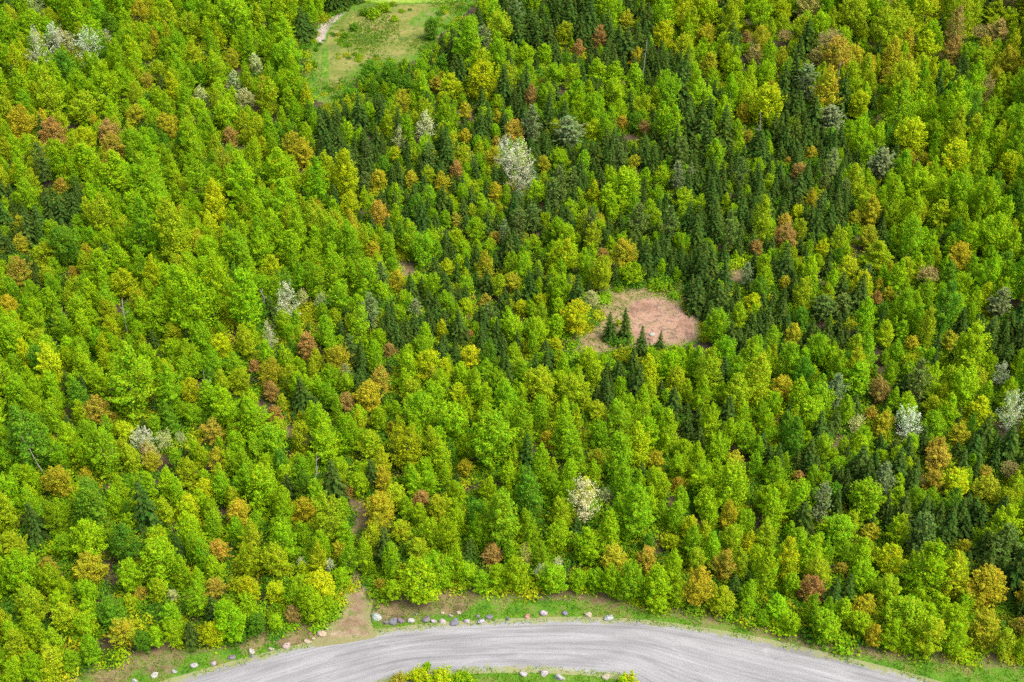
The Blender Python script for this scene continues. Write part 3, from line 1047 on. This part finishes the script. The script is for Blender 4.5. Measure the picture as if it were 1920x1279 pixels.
# undergrowth: low leafy clumps on the forest floor
UG = []
for s_ in range(4):
    g = np.random.default_rng(200 + s_)
    k = 430
    d = unit(g.normal(size=(k, 3))); d[:, 2] = np.abs(d[:, 2])
    c = d * np.array([1.1, 1.1, .8]) * g.uniform(.45, 1.05, (k, 1)) + np.stack([g.normal(size=k) * .35, g.normal(size=k) * .35, np.full(k, .08)], 1)
    v, f = leaf_quads(c, d + [0, 0, .6] + g.normal(size=(k, 3)) * .5, g.uniform(.07, .15, k), g.uniform(.5, .9, k), g)
    UG.append(mesh_from('clump', v, f, [M_LEAF], {'shade': g.uniform(0, 1, k), 'hue': g.uniform(0, 1, k)}))
items = []
for _ in range(14000):
    y = random.uniform(92, 360)
    x = random.uniform(-1, 1) * (45 + .3 * y)
    z = rel1(x, y)
    u, v, d = project(x, y, z)
    if in1(x, y, verge_g) or (in1(x, y, drive_g) and random.random() < .8):
        continue
    if any(in1(u, v, P) for P in [PIT_PX] + OPEN_PX) or (in1(u, v, PITGRASS_PX) and random.random() < .75):
        continue
    low = in1(u, v, FIELD_PX)
    if low and (math.sin(x * .31 + 1.5 * math.sin(y * .23)) + math.sin(y * .27 + x * .1) < .35):
        continue
    cc = random.choices(['green', 'deep', 'olive', 'lime'], [.40, .30, .2, .10])[0]
    col = np.array(TINT[cc]) * random.uniform(.75, 1.05)
    s = random.uniform(.8, 1.75) * (.5 if low else 1)
    items.append((x, y, z, random.uniform(0, 6.28), s, s * random.uniform(.7, 1.3), random.randrange(4), col, col * np.array([1.15, 1, 1])))
scatter('undergrowth', items, UG)

# ------------------------------------------------------------------ ground
def axis(fine_a, fine_b, step, far):
    a = list(np.arange(fine_a, fine_b + .01, step))
    s, x = step, fine_b
    hi = []
    while x < far:
        s *= 1.5; x += s; hi.append(x)
    s, x = step, fine_a
    lo = []
    while x > -far:
        s *= 1.5; x -= s; lo.append(x)
    return np.array(lo[::-1] + a + hi)


ax, ay = axis(-130, 130, 1.0, 4000), axis(90, 340, 1.0, 4000)
X, Y = np.meshgrid(ax, ay)
Xf, Yf = X.ravel(), Y.ravel()
Zf = relief(Xf, Yf) * smooth(800 - np.hypot(Xf, Yf), 0, 300)
nx, ny = len(ax), len(ay)
I = np.arange(nx * ny).reshape(ny, nx)
faces = np.stack([I[:-1, :-1].ravel(), I[:-1, 1:].ravel(), I[1:, 1:].ravel(), I[1:, :-1].ravel()], 1)
gm = mesh_from('ground', np.stack([Xf, Yf, Zf], 1), faces, [m_ground()], None, True)


def soft(poly, w):
    d = poly_dist(Xf, Yf, poly)
    s = np.where(inside(Xf, Yf, poly), d, -d)
    return smooth(s, -w, w)


verge = soft(verge_g, 1.2)
for P in (pitgrass_g, field_g):
    verge = np.maximum(verge, soft(P, 1.5))
litter = np.zeros_like(verge)
edge_line = ground(EDGE_PX)
dl = poly_dist(Xf, Yf, edge_line, False)
litter = np.maximum(litter, (1 - smooth(dl, .6, 2.4)) * .62)
for u0, v0, r0, k0 in ((735, 1140, 4.2, .95), (690, 1118, 3.5, .9), (850, 1125, 4.0, .95), (560, 1182, 5, .8), (470, 1205, 3, .7), (1130, 1120, 4, .55), (990, 1100, 3, .7), (300, 1235, 5, .6), (210, 1262, 4, .8), (1500, 1190, 3.5, .6), (1320, 1150, 4, .6)):
    cx, cy = unproject(u0, v0)
    litter = np.maximum(litter, k0 * (1 - smooth(np.hypot(Xf - cx, Yf - cy), r0 * .4, r0)))
for P in open_g:
    litter = np.maximum(litter, soft(P, 1.2))
for u0, v0, r0, k0 in ((1095, 640, 5, .75), (1150, 575, 4, .6), (1130, 655, 5, .7)):
    cx, cy = unproject(u0, v0)
    litter = np.maximum(litter, k0 * (1 - smooth(np.hypot(Xf - cx, Yf - cy), r0 * .4, r0)))
for P in TRAIL_PX:
    litter = np.maximum(litter, (1 - smooth(poly_dist(Xf, Yf, ground(P), False), .8, 2.2)) * .8)
for nme, val in (('verge', verge), ('litter', litter)):
    a = gm.attributes.new(nme, 'FLOAT', 'POINT'); a.data.foreach_set('value', val.astype(np.float32))
go_ = link('ground', gm); go_['kind'] = 'structure'


def resample(p, step):
    p = np.array(p); d = np.concatenate([[0], np.cumsum(np.hypot(*np.diff(p, axis=0).T))])
    q = np.linspace(0, d[-1], max(2, int(d[-1] / step)))
    return np.stack([np.interp(q, d, p[:, 0]), np.interp(q, d, p[:, 1])], 1), q


# the road: a strip between its two edges
A_, qa = resample(road_far, .6)
Bn = np.array(road_near)
nA = len(A_)
B0, _ = resample(road_near, .3)
B_ = np.array([B0[int(i / (nA - 1) * (len(B0) - 1))] for i in range(nA)])
# match each far point to the nearest near point, monotone
idx = [int(np.argmin(np.hypot(B0[:, 0] - p[0], B0[:, 1] - p[1]))) for p in A_]
idx = np.maximum.accumulate(idx)
ker = np.ones(31) / 31
B_ = B0[np.clip(np.round(np.convolve(np.pad(idx.astype(float), 15, mode='edge'), ker, mode='valid')).astype(int), 0, len(B0) - 1)]
K = 16
EXTRA = 1.3
V, UVv, ED = [], [], []
for i in range(nA):
    d = B_[i] - A_[i]
    L = np.hypot(*d)
    a = A_[i] - d / L * EXTRA; b = B_[i] + d / L * EXTRA
    for k in range(K + 1):
        t = k / K
        p = a + (b - a) * t
        V.append((p[0], p[1], .03 - .02 * abs(2 * t - 1) ** 6 + .05 * (1 - (2 * t - 1) ** 2)))
        UVv.append((qa[i], t * 7.0))
        ED.append(min(t, 1 - t) * (L + 2 * EXTRA) / (2 * EXTRA))
I = np.arange(nA * (K + 1)).reshape(nA, K + 1)
faces = np.stack([I[:-1, :-1].ravel(), I[:-1, 1:].ravel(), I[1:, 1:].ravel(), I[1:, :-1].ravel()], 1)[:, ::-1]
rm = mesh_from('road', V, faces, [m_road()], None, True)
uvl = rm.uv_layers.new(name='along')
li = np.zeros(len(rm.loops), np.int32); rm.loops.foreach_get('vertex_index', li)
uvl.data.foreach_set('uv', np.array(UVv, np.float32)[li].ravel())
a = rm.attributes.new('edge', 'FLOAT', 'POINT'); a.data.foreach_set('value', np.minimum(np.array(ED), 1.5).astype(np.float32))
ro = link('gravel_road', rm); ro['kind'] = 'structure'


def sheet(name, poly, mat, z, step, ew):
    p, _ = resample(list(poly) + [poly[0]], step)
    p = p[:-1]
    x0, y0 = p.min(0); x1, y1 = p.max(0)
    gx, gy = np.meshgrid(np.arange(x0, x1, step), np.arange(y0, y1, step))
    gx, gy = gx.ravel(), gy.ravel()
    ok = inside(gx, gy, p) & (poly_dist(gx, gy, p) > step * .5)
    pts = [Vector(q) for q in p] + [Vector((a_, b_)) for a_, b_ in zip(gx[ok], gy[ok])]
    n = len(p)
    vo, eo, fo, *_r = geometry.delaunay_2d_cdt(pts, [], [list(range(n))], 1, 1e-4)
    vx = np.array([v[0] for v in vo]); vy = np.array([v[1] for v in vo])
    fo = np.array([f_ for f_ in fo if len(f_) == 3])
    d = poly_dist(vx, vy, p)
    me = mesh_from(name, np.stack([vx, vy, np.full(len(vx), z) + relief(vx, vy)], 1), fo, [mat], None, True)
    a = me.attributes.new('edge', 'FLOAT', 'POINT'); a.data.foreach_set('value', np.clip(d / ew, 0, 1.5).astype(np.float32))
    o = link(name, me); o['kind'] = 'structure'
    return o


M_PIT = m_sheet('reddish_gravel', [(.3, (.15, .095, .055)), (.42, (.25, .15, .10)), (.52, (.31, .195, .135)), (.6, (.25, .17, .105)), (.72, (.19, .16, .065))], .22, 2.5, (.8, .53, (.12, .085, .06), .8), (.21, .155, .08))
M_DRY = m_sheet('dry_grass', [(.3, (.14, .115, .045)), (.5, (.22, .165, .08)), (.68, (.28, .20, .12))], .4, 2.0, (.6, .6, (.09, .15, .02), .7))
sheet('clearing_verge', pitgrass_g, M_DRY, .02, .7, 1.5)
sheet('bare_clearing', pit_g, M_PIT, .05, .7, 1.9)
M_FIELD = m_sheet('rough_field_grass', [(.34, (.07, .11, .018)), (.48, (.14, .165, .03)), (.60, (.20, .19, .055)), (.7, (.22, .17, .07))], .12, .9, (.5, .58, (.05, .10, .015), .8))
sheet('field', field_g, M_FIELD, .02, 2.0, 6.0)
M_DIRT = m_sheet('driveway_dirt', [(.3, (.13, .09, .05)), (.48, (.19, .135, .08)), (.62, (.25, .20, .125)), (.75, (.30, .26, .19))], .5, 3.0, (.9, .56, (.10, .13, .03), .85), (.20, .17, .09))
sheet('dirt_driveway', drive_g, M_DIRT, .055, .4, 2.2)
M_TRACK = m_sheet('pale_track_gravel', [(.3, (.20, .17, .13)), (.6, (.32, .28, .23))], .5, 2.0)
sheet('field_track', chaikin(ground([(586, 84), (588, 56), (606, 36), (644, 10), (668, 10), (640, 36), (618, 56), (612, 86)]), 2), M_TRACK, .05, .8, 1.5)
M_LANE = m_sheet('mown_lane', [(.3, (.15, .26, .02)), (.6, (.24, .33, .05))], .3, 1.6)
sheet('grass_lane', chaikin(ground([(602, 84), (616, 84), (618, 190), (604, 192)]), 2), M_LANE, .05, .8, 2.0)
sheet('grass_strip', chaikin(ground([(668, 4), (700, 9), (780, 8), (864, 7), (880, -12), (690, -12)]), 2), M_LANE, .06, 1.5, 2.0)
M_PINK = m_sheet('bare_earth', [(.3, (.19, .13, .075)), (.6, (.27, .19, .12))], .3, 1.6)
sheet('bare_earth_patch', chaikin(ground([(762, 46), (780, 30), (800, 16), (846, 10), (838, 26), (812, 40), (786, 54)]), 2), M_PINK, .04, 1.5, 6.0)

# ------------------------------------------------------------------ grass on the verges and in the clearings
g = np.random.default_rng(500)


def grass_points():
    P = []
    ax_ = g.uniform(-85, 85, 50000); ay_ = g.uniform(96, 130, 50000)
    nm = np.sin(ax_ * .9 + 1.1 * np.sin(ay_ * .8)) + np.sin(ay_ * 1.3 + ax_ * .4)
    dr = np.minimum(np.where(inside(ax_, ay_, list(road_far) + list(road_near)[::-1]), 0, 9), poly_dist(ax_, ay_, list(road_far) + list(road_near)[::-1]))
    ok = inside(ax_, ay_, verge_g) & (dr > .35) & ~inside(ax_, ay_, drive_g) & (nm > -.9)
    P.append(np.stack([ax_[ok], ay_[ok], np.full(ok.sum(), .22)], 1))
    for poly, n_, s_, keep_out in ((pitgrass_g, 2500, .3, pit_g), (field_g, 22000, .42, None)):
        q = np.array(poly)
        x = g.uniform(q[:, 0].min(), q[:, 0].max(), n_); y = g.uniform(q[:, 1].min(), q[:, 1].max(), n_)
        ok = inside(x, y, poly)
        if keep_out is not None:
            ok &= ~(inside(x, y, keep_out) & (poly_dist(x, y, keep_out) > .9))
        else:
            ok &= (np.sin(x * .35 + np.sin(y * .3)) + np.sin(y * .22 + x * .13) + g.normal(size=n_) * .5 > .5)
        P.append(np.stack([x[ok], y[ok], np.full(ok.sum(), s_)], 1))
    return np.concatenate(P)


gp = grass_points()
k = len(gp)
nb = 3
base = np.repeat(gp, nb, 0)
kk = len(base)
off = g.normal(size=(kk, 2)) * .12
hgt = base[:, 2] * g.uniform(.5, 1.3, kk)
lean = g.normal(size=(kk, 2)) * .16
ang = g.uniform(0, 6.28, kk)
wd = .07 * g.uniform(.6, 1.5, kk)
px_, py_ = base[:, 0] + off[:, 0], base[:, 1] + off[:, 1]
pz_ = relief(px_, py_)
v0 = np.stack([px_ - np.cos(ang) * wd, py_ - np.sin(ang) * wd, pz_ - .03], 1)
v1 = np.stack([px_ + np.cos(ang) * wd, py_ + np.sin(ang) * wd, pz_ - .03], 1)
v2 = np.stack([px_ + lean[:, 0], py_ + lean[:, 1], pz_ + hgt], 1)
vs = np.stack([v0, v1, v2], 1).reshape(-1, 3)
m, nt, out = new_mat('grass_blades')
tcg = N(nt, 'ShaderNodeTexCoord').outputs['Object']
gcol = ramp(nt, noise(nt, tcg, .35, 6, .65), [(.34, (.07, .22, .010)), (.52, (.14, .30, .012)), (.70, (.27, .27, .055))])
gcol = mix(nt, .5, gcol, ramp(nt, attr(nt, 'shade').outputs['Fac'], [(0., (.5, .5, .5)), (1., (1.2, 1.2, 1.1))]), 'MULTIPLY')
dd = N(nt, 'ShaderNodeBsdfDiffuse'); tt = N(nt, 'ShaderNodeBsdfTranslucent'); xx = N(nt, 'ShaderNodeMixShader')
xx.inputs[0].default_value = .4
nt.links.new(gcol, dd.inputs[0]); nt.links.new(gcol, tt.inputs[0]); nt.links.new(dd.outputs[0], xx.inputs[1]); nt.links.new(tt.outputs[0], xx.inputs[2]); nt.links.new(xx.outputs[0], out.inputs[0])
gme = mesh_from('grass', vs, np.arange(kk * 3).reshape(kk, 3), [m], {'shade': g.uniform(0, 1, kk)})
gob = link('grass', gme); gob['kind'] = 'stuff'

# ------------------------------------------------------------------ boulders
m, nt, out = new_mat('boulder_rock')
tc = N(nt, 'ShaderNodeTexCoord').outputs['Object']
tn = attr(nt, 'tint', 'INSTANCER').outputs['Color']
n1 = noise(nt, tc, 2.2, 7, .7, .5)
cc = mix(nt, .75, tn, ramp(nt, n1, [(.34, (.22, .21, .20)), (.48, (.75, .75, .75)), (.62, (1.15, 1.15, 1.15))]), 'MULTIPLY')
rough_out(nt, out, cc, .85, n1, .7, .12)
M_ROCK = m


def rock_mesh(seed):
    import bmesh
    g = np.random.default_rng(seed)
    bm = bmesh.new()
    bmesh.ops.create_icosphere(bm, subdivisions=3, radius=1)
    planes = unit(g.normal(size=(11, 3)))
    offs = g.uniform(.55, .9, 11)
    for v in bm.verts:
        p = np.array(v.co)
        for n_, o_ in zip(planes, offs):
            s = p @ n_
            if s > o_:
                p = p - n_ * (s - o_) * .93
        p = p * (1 + .05 * math.sin(p[0] * 7 + seed) * math.sin(p[1] * 6 + p[2] * 5))
        v.co = p
    me = bpy.data.meshes.new('boulder')
    bm.to_mesh(me); bm.free()
    me.materials.append(M_ROCK)
    return me


ROCKS = [rock_mesh(300 + i) for i in range(8)]
BOULDERS = """253 1275 12 white small white boulder at the frame's bottom, last of the verge row|290 1264 15 white blocky white boulder on the grass verge, beside the bottom one
327 1257 11 white flat white boulder low in the green verge grass|363 1246 16 white long white boulder on the bright green verge|399 1243 13 white white boulder on the green verge, fourth above the bottom
434 1231 13 grey greyish boulder where the verge grass thins|472 1220 15 white white boulder with a dark gap beside it near the gravel edge|473 1229 9 grey small stone just below a white verge boulder
508 1216 14 buff buff boulder at the forest's bare edge|538 1210 17 buff broad cream boulder by bare leaf litter|577 1201 16 buff cream boulder between litter and the gravel shoulder
603 1187 16 buff upright cream boulder next to the dirt driveway|612 1178 10 white small white stone above the upright cream boulder|580 1186 9 rust small reddish stone on bare earth near the driveway|588 1195 8 buff tiny buff stone beside the cream boulders
705 1156 18 white big pale boulder starting the row right of the driveway|724 1166 14 grey grey boulder second in the row past the driveway|738 1164 17 grey grey boulder with a pale top in the row|752 1162 14 grey dark grey boulder squeezed between pale ones
770 1162 18 white large whitish boulder under the lime tree|779 1150 9 grey small stone tucked beneath the lime tree|798 1160 16 grey grey white-topped boulder below the lime tree|813 1163 14 white low white boulder right of the lime tree
829 1164 15 white rounded white boulder in mid row|845 1153 12 buff small buff stone behind the row|853 1166 18 grey tall grey boulder in mid row|830 1147 9 buff tiny buff stone on bare soil|860 1147 9 buff tiny cream stone on the bare slope
874 1164 13 white small white boulder before the row's end|902 1163 17 white wide flat white boulder near the row's end|917 1155 15 slate bluish grey boulder ending the row|895 1154 11 grey small grey stone behind the flat white boulder|952 1159 11 slate bluish stone half hidden in the grass
989 1154 13 pink pinkish boulder alone in the green grass|1020 1148 17 white bright white boulder alone in the green grass|1059 1148 14 slate bluish grey boulder right of the bright white one|1102 1152 17 buff long cream boulder on the thin verge|1141 1157 17 white bluish white boulder at the gravel edge, last of the line
981 1262 18 white flat white boulder on the inner island, nearest its shrubs|1019 1261 17 white upright white boulder on the inner island|1050 1270 20 white long low white boulder on the inner island|1137 1268 16 buff cream boulder at the inner island's end|768 1277 12 grey grey stone by the yellow shrubs on the island
1222 626 13 white single pale rock at the front of the reddish clearing|1217 634 9 rust small reddish rock beside the pale one in the clearing"""
RT = {'white': (.31, .305, .29), 'grey': (.15, .15, .153), 'buff': (.31, .275, .20), 'slate': (.14, .148, .165), 'pink': (.30, .165, .13), 'rust': (.2, .11, .08)}
bi = 0
for line in BOULDERS.replace('\n', '|').split('|'):
    u, v, pw, cn, lab = line.split(' ', 4)
    u, v, pw = float(u), float(v), float(pw)
    x, y, z = place(u, v, .25)
    _, _, d = project(x, y, z + .25)
    r = pw * d / F / 2 * random.uniform(.85, 1.15)
    o = link('boulder', ROCKS[bi % 8])
    o.location = (x, y, z + r * .15)
    o.scale = (r * random.uniform(.95, 1.15), r * random.uniform(.75, .95), r * random.uniform(.62, .85))
    o.rotation_euler = (random.uniform(-.3, .3), random.uniform(-.3, .3), random.uniform(-.5, .5) + (PI if bi % 2 else 0))
    o['tint'] = [q * random.uniform(.9, 1.1) for q in RT[cn]]
    o['label'] = lab; o['category'] = 'boulder'
    o['group'] = 'boulders lining the road' if v > 1000 else 'rocks in the clearing'
    bi += 1

# ------------------------------------------------------------------ shrubs on the island inside the bend, and around the field
def shrub_shape(seed, per=70):
    return Shape('broad', 'shrub', broadleaf(seed, 'spreading', R=2.5, top=3.6, base=.1, nb=46, per=per, size=(.09, .18)), 5, 3.6)


SHRUBS = [shrub_shape(120 + i) for i in range(3)]
SHR = """748 1281 44 orange orange tinged shrub at the tip of the inner island|786 1268 46 yellow yellow-green shrub reaching over the gravel from the inner island|826 1274 54 yellow bushy yellow-green shrub in the middle of the island's thicket|868 1276 52 lime lime shrub ending the island's thicket
1178 1282 52 yellow yellow-green shrub at the island's narrow end|800 1250 22 lime upright lime sprig poking above the island thicket
700 24 30 green round green shrub on the grassy clearing's top bank|722 14 26 lime lime shrub near the strip behind the grassy clearing|682 22 22 deep deep green shrub left on the clearing's top bank|740 34 18 olive olive shrub beside the bare earth patch
664 50 22 deep deep green shrub on the clearing's edge by the track|590 120 18 deep dark low shrub at the clearing's left side|592 92 14 deep small dark shrub left of the mown lane|648 66 18 deep small dark shrub in the rough field
660 178 40 deep dark thicket shrub at the clearing's near end|690 150 44 deep deep green shrub below the rough field"""
for line in SHR.replace('\n', '|').split('|'):
    u, v, pw, tn_, lab = line.split(' ', 4)
    u, v, pw = float(u), float(v), float(pw)
    h = 1.2
    for _ in range(4):
        x, y, z = place(u, v, h * .5)
        _, _, d = project(x, y, z + h * .5)
        w = pw * d / F
        h = w * .62
    s = random.choice(SHRUBS)
    e = link('shrub', None)
    e.location = (x, y, z); e.rotation_euler = (0, 0, random.uniform(0, 6.28)); e.scale = (w / 5, w / 5, h / 3.6)
    e['label'] = lab; e['category'] = 'shrub'; e['group'] = 'shrubs in the open'
    c = link('foliage', s.crown, e)
    c['tint'] = [float(q * random.uniform(.9, 1.1)) for q in TINT[tn_]]
    c['second_tint'] = [float(q * random.uniform(.9, 1.1)) for q in TINT[SECOND.get(tn_, tn_)]]
    link('stems', s.trunk, e)

# ------------------------------------------------------------------ dead and bare white trunks among the trees
DEAD = """70 836 9 lean bleached leaning dead trunk in the lower left of the forest|228 578 8 up pale bare birch top between yellow-green trees, left|582 872 11 up slim pale birch trunk above the lower-left driveway woods
1206 96 12 up white birch trunk standing before the dark spruces at the top|1428 232 10 up pale grey trunk below the big yellow tree, upper right|1572 140 12 up thin tan dead trunk under the orange tree, upper right
380 712 8 up tan dead snag among olive trees, left|491 556 6 up bare white branch tip left of the white blossoms"""
for i, line in enumerate(DEAD.replace('\n', '|').split('|')):
    u, v, h, how, lab = line.split(' ', 4)
    u, v, h = float(u), float(v), float(h)
    g = np.random.default_rng(700 + i)
    x, y, z = place(u, v, h * .75)
    tr = [(0, 0, -.3), (g.normal() * .1, g.normal() * .1, h * .35), (g.normal() * .2, g.normal() * .2, h * .7), (g.normal() * .3, g.normal() * .3, h)]
    tr = np.array(tr)
    e = link('dead_tree', None)
    e.location = (x, y, z)
    e.rotation_euler = (0, -.25 if how == 'lean' else g.normal() * .06, 0)
    e['label'] = lab; e['category'] = 'dead tree'; e['group'] = 'bare pale trunks in the forest'
    k = 1.0
    link('trunk', mesh_from('trunk', *tube(tr, [.10 * k, .085 * k, .06 * k, .025], 7), [M_PALEBARK], None, True), e)
    for b in range(1 if how == 'lean' else 4):
        t = g.uniform(.55, .95)
        s = np.array([np.interp(t * h, tr[:, 2], tr[:, 0]), np.interp(t * h, tr[:, 2], tr[:, 1]), t * h])
        a = g.uniform(0, 6.28); L = g.uniform(.8, 1.9) * (1.3 - t)
        q = s + np.array([math.cos(a) * L, math.sin(a) * L, L * g.uniform(.3, .9)])
        link('branch', mesh_from('branch', *tube([s, (s + q) / 2 + [0, 0, .1], q], [.04 * k, .03 * k, .012], 5), [M_PALEBARK], None, True), e)

# ------------------------------------------------------------------ light
w = bpy.data.worlds.new('World')
S.world = w
w.use_nodes = True
nt = w.node_tree
bg = nt.nodes['Background']
sky = nt.nodes.new('ShaderNodeTexSky')
sky.sky_type = 'NISHITA'
sky.sun_disc = False
EL, AZ = math.radians(60), math.radians(118)   # azimuth from +Y, clockwise
sky.sun_elevation = EL
sky.sun_rotation = AZ
sky.dust_density = 6.0
sky.air_density = .8
sky.ozone_density = 1.0
nt.links.new(sky.outputs[0], bg.inputs[0])
bg.inputs[1].default_value = .15
sun_d = bpy.data.lights.new('sun', 'SUN')
sun_d.energy = 1.5
sun_d.angle = math.radians(28)
sun_d.color = (1, .95, .87)
sun = bpy.data.objects.new('sun', sun_d)
COL.objects.link(sun)
to_sun = Vector((math.sin(AZ) * math.cos(EL), math.cos(AZ) * math.cos(EL), math.sin(EL)))
sun.rotation_euler = to_sun.to_track_quat('Z', 'Y').to_euler()
sun.location = (0, 0, 150)

S.view_settings.view_transform = 'Standard'
S.view_settings.look = 'None'
S.view_settings.exposure = 1.25
S.view_settings.gamma = 1
S.render.engine = 'CYCLES'
S.cycles.max_bounces = 6
S.cycles.diffuse_bounces = 3
S.cycles.transmission_bounces = 4
S.cycles.use_denoising = False
from collections import Counter
print('TREES', len(trees), 'single', len(single), Counter(t.kind for t in single), 'mass', Counter(t.kind for t in mass))
print('LABELS', len(set(t.label for t in single)), max(len(t.label.replace(',', ' ').split()) for t in single))
